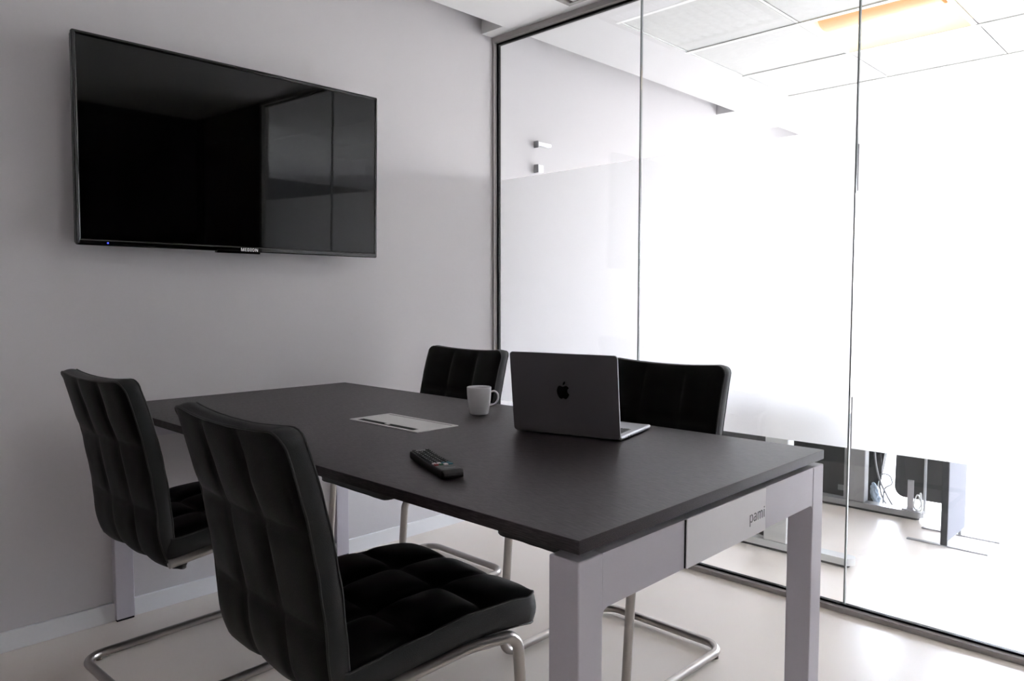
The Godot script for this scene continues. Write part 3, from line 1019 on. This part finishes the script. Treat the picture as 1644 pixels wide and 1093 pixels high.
# ============================================================ office beyond the glass
func office_things():
	# desk with two T-legs
	var d := thing("office_desk", "white office desk on grey T-shaped legs, seen below the frosted film", "desk", Vector3(0.91, 0, 1.22))
	bx("desktop", Vector3(-0.60, 0.715, -0.40), Vector3(0.62, 0.74, 0.42), M.desk_white, d, 0.003)
	for q in [-1.0, 1.0]:
		var x: float = q * 0.457
		var m: Material = M.desk_white if q < 0 else M.desk_grey
		var g := G.new()
		var pl := PackedVector2Array()
		for p in rounded_rect(0.066, 0.80, 0.032, Vector2(x, 0.0), 8):
			pl.append(p)
		g.prism(pl, Vector3(0, 0.012, 0), Vector3.RIGHT, Vector3(0, 0, 1), Vector3(0, 0.028, 0))
		var ft := put("foot", g, m, d)
		var gp := G.new()
		gp.prism(rounded_rect(0.05, 0.76, 0.024, Vector2(x, 0.0), 8), Vector3(0, 0.0, 0), Vector3.RIGHT, Vector3(0, 0, 1), Vector3(0, 0.0125, 0))
		put("foot_pad", gp, M.case_black, ft)
		bx("column", Vector3(x - 0.03, 0.04, 0.02), Vector3(x + 0.03, 0.70, 0.125), m, d, 0.006, 2)
		bx("bracket", Vector3(x - 0.03, 0.70, -0.34), Vector3(x + 0.03, 0.715, 0.34), m, d, 0.002)
	# curved cable guide beside the white column
	var q := PackedVector2Array([Vector2(0.019, 0.128)])
	var qr := PackedVector2Array()
	for k in 13:
		q.append(Vector2(0.019, 0.128) + Vector2.from_angle(PI + PI / 2 * k / 12.0) * 0.076)
	for k in 13:
		qr.append(Vector2(0.019, 0.128) + Vector2.from_angle(PI + PI / 2 * k / 12.0) * 0.0765)
	for k in range(12, -1, -1):
		qr.append(Vector2(0.019, 0.128) + Vector2.from_angle(PI + PI / 2 * k / 12.0) * 0.087)
	var gq := G.new()
	gq.prism(q, Vector3(-0.470, 0, 0), Vector3(0, 0, 1), Vector3.UP, Vector3(0.030, 0, 0))
	var guide := put("cable_guide", gq, M.case_black, d)
	var gr := G.new()
	gr.prism(qr, Vector3(-0.476, 0, 0), Vector3(0, 0, 1), Vector3.UP, Vector3(0.040, 0, 0))
	put("rim", gr, M.desk_grey, guide)
	# dark computer cases on the far side of the desk
	for k in 2:
		var c := thing("computer_case", ["black computer case with a small pale sticker, just left of the grey desk column", "plain black computer case showing as a thin dark strip under the frosting beside the table"][k], "computer case", Vector3(1.60, 0, 1.015 - 0.42 * k), 0.0, "computer cases under the office desk")
		bx("shell", Vector3(-0.10, 0.012, -0.20), Vector3(0.10, 0.42, 0.20), M.case_black, c, 0.006, 2)
		if k == 0:
			bx("sticker", Vector3(-0.1008, 0.045, 0.135), Vector3(-0.0998, 0.075, 0.185), M.cable_grey, c, 0.0002)
		for sgn in [-0.15, 0.15]:
			bx("foot", Vector3(-0.08, 0.0, sgn - 0.02), Vector3(0.08, 0.0125, sgn + 0.02), M.cable_black, c, 0.001)
	var c2 := thing("computer_case", "dark tapered computer case right of the grey desk column, with cables in front", "computer case", Vector3(1.60, 0, 1.30), 0.0, "computer cases under the office desk")
	var g2 := G.new()
	g2.prism(PackedVector2Array([Vector2(-0.07, 0.0), Vector2(0.035, 0.0), Vector2(0.055, 0.10), Vector2(0.078, 0.22), Vector2(0.105, 0.42), Vector2(-0.07, 0.42)]), Vector3(-0.10, 0, 0), Vector3(0, 0, 1), Vector3.UP, Vector3(0.045, 0, 0))
	put("shell", g2, M.case_black, c2)
	bx("button", Vector3(-0.1015, 0.23, -0.01), Vector3(-0.0995, 0.242, 0.002), M.cable_grey, c2, 0.0003)
	# dark panel with a rounded corner, left of the felt screen
	var mp := thing("modesty_panel", "black panel with a rounded lower corner beside the grey felt screen", "panel", Vector3(1.50, 0, 1.74))
	var pg := PackedVector2Array()
	pg.append(Vector2(0.0, 0.70))
	pg.append(Vector2(0.0, 0.066))
	for k in 7:
		var a := -PI / 2 - PI / 2 * k / 6.0
		pg.append(Vector2(-0.25, 0.116) + Vector2.from_angle(a) * 0.05)
	pg.append(Vector2(-0.29, 0.70))
	var g3 := G.new()
	g3.prism(pg, Vector3(0, 0, 0), Vector3(0, 0, 1), Vector3.UP, Vector3(0.018, 0, 0))
	put("board", g3, M.case_black, mp)
	bx("post", Vector3(-0.012, 0.0, -0.160), Vector3(-0.0005, 0.70, -0.148), M.desk_grey, mp, 0.002)
	# felt floor screen
	var fs := thing("felt_screen", "grey felt floor screen on thin metal feet at the right of the office", "room divider", Vector3(1.10, 0, 1.81))
	bx("felt_panel", Vector3(-0.13, 0.03, -0.012), Vector3(0.17, 1.30, 0.012), M.felt, fs, 0.006, 2)
	bx("edge_binding", Vector3(-0.138, 0.016, -0.0135), Vector3(-0.126, 1.31, 0.0135), M.felt_dark, fs, 0.004, 2)
	for x in [-0.09, 0.13]:
		bx("foot", Vector3(x - 0.010, 0.0, -0.16), Vector3(x + 0.010, 0.006, 0.16), M.desk_grey, fs, 0.001)
		bx("stem", Vector3(x - 0.008, 0.006, -0.006), Vector3(x + 0.008, 0.05, 0.006), M.desk_grey, fs, 0.001)
	# bracket standing on the desk foot
	var cb := thing("cable_bracket", "upright silver bracket standing on the end of the grey desk foot", "bracket", Vector3(1.37, 0.0402, 1.555))
	bx("upright", Vector3(-0.004, 0.0, -0.014), Vector3(0.004, 0.15, 0.014), M.silver_edge, cb, 0.001)
	bx("base_plate", Vector3(-0.03, 0.0, -0.03), Vector3(0.03, 0.006, 0.03), M.silver_edge, cb, 0.001)
	# cables
	cable("power_cable", "pale grey cable hanging down in front of the tapered computer case", [Vector3(1.44, 0.70, 1.35), Vector3(1.44, 0.42, 1.352), Vector3(1.44, 0.26, 1.36), Vector3(1.44, 0.15, 1.385), Vector3(1.44, 0.07, 1.425), Vector3(1.45, 0.006, 1.46)], 0.005, M.cable_grey)
	cable("power_cable", "thin black cable hanging behind the pale grey one", [Vector3(1.488, 0.70, 1.355), Vector3(1.488, 0.40, 1.36), Vector3(1.488, 0.22, 1.375), Vector3(1.488, 0.10, 1.372), Vector3(1.488, 0.03, 1.395), Vector3(1.488, 0.005, 1.43)], 0.004, M.cable_black)
	cable("cable_loop", "round loop of grey cable right of the plastic bag", [Vector3(1.455, 0.005, 1.40), Vector3(1.455, 0.10, 1.405), Vector3(1.455, 0.135, 1.440), Vector3(1.455, 0.172, 1.432), Vector3(1.455, 0.182, 1.408), Vector3(1.455, 0.175, 1.385)], 0.004, M.cable_grey)
	cable("cable_heap", "tangle of white cables on the end of the grey desk foot", [Vector3(1.385, 0.046, 1.59), Vector3(1.39, 0.08, 1.60), Vector3(1.375, 0.12, 1.585), Vector3(1.355, 0.07, 1.575), Vector3(1.35, 0.048, 1.595), Vector3(1.375, 0.06, 1.61), Vector3(1.39, 0.10, 1.59), Vector3(1.37, 0.13, 1.602), Vector3(1.352, 0.06, 1.612), Vector3(1.36, 0.046, 1.60)], 0.0035, M.desk_white)
	# crumpled plastic bag
	var bag := thing("plastic_bag", "crumpled pale blue plastic bag standing in front of the tapered case", "bag", Vector3(1.452, 0.0, 1.372))
	var fn := FastNoiseLite.new()
	fn.seed = 4
	fn.frequency = 22.0
	fn.fractal_octaves = 2
	var rows := []
	for i in 25:
		var row := []
		for j in 36:
			var v := PI * i / 24.0
			var u := TAU * j / 36.0
			var h := 0.065 - cos(v) * 0.065
			var w := sin(v) * (0.020 - 0.05 * maxf(0.0, h - 0.075))
			var p := Vector3(cos(u) * w, h, sin(u) * w - 0.02 * h / 0.13)
			var k: float = fn.get_noise_3dv(p * 2.0 + Vector3(3, 1, 2)) * 0.016 * sin(v)
			p += Vector3(cos(u), 0.2, sin(u)) * k
			p.y = maxf(p.y, 0.0)
			row.append(p)
		rows.append(row)
	var gb := G.new()
	gb.grid(rows, true, false, false)
	put("bag", gb, M.bag_plastic, bag)
	# two little white wall brackets
	var wb := thing("wall_bracket", "upper small white wall bracket seen through the clear glass", "bracket", Vector3(0.30, 1.895, 0.0), 0.0, "white brackets on the office wall")
	bx("arm", Vector3(-0.02, 0.0, 0.0), Vector3(0.085, 0.02, 0.03), M.skirting, wb, 0.006, 3)
	bx("end_cap", Vector3(-0.0265, -0.012, 0.0), Vector3(-0.0195, 0.024, 0.03), M.print_grey, wb, 0.002)
	var wc := thing("wall_bracket", "lower small white wall bracket seen through the edge of the frosting", "bracket", Vector3(0.30, 1.765, 0.0), 0.0, "white brackets on the office wall")
	bx("arm", Vector3(-0.02, -0.01, 0.0), Vector3(0.02, 0.03, 0.03), M.skirting, wc, 0.004, 2)
	bx("end_cap", Vector3(-0.0265, -0.012, 0.0), Vector3(-0.0195, 0.032, 0.03), M.print_grey, wc, 0.002)

func cable(called: String, label: String, pts: Array, r: float, m: Material):
	var o: Vector3 = pts[-1]
	o.y = 0
	var t := thing(called, label, "cable", o)
	var q := []
	for p in pts:
		q.append(p - o)
	var g := G.new()
	g.tube(catmull(q, 6), r, 8)
	put("cord", g, m, t)
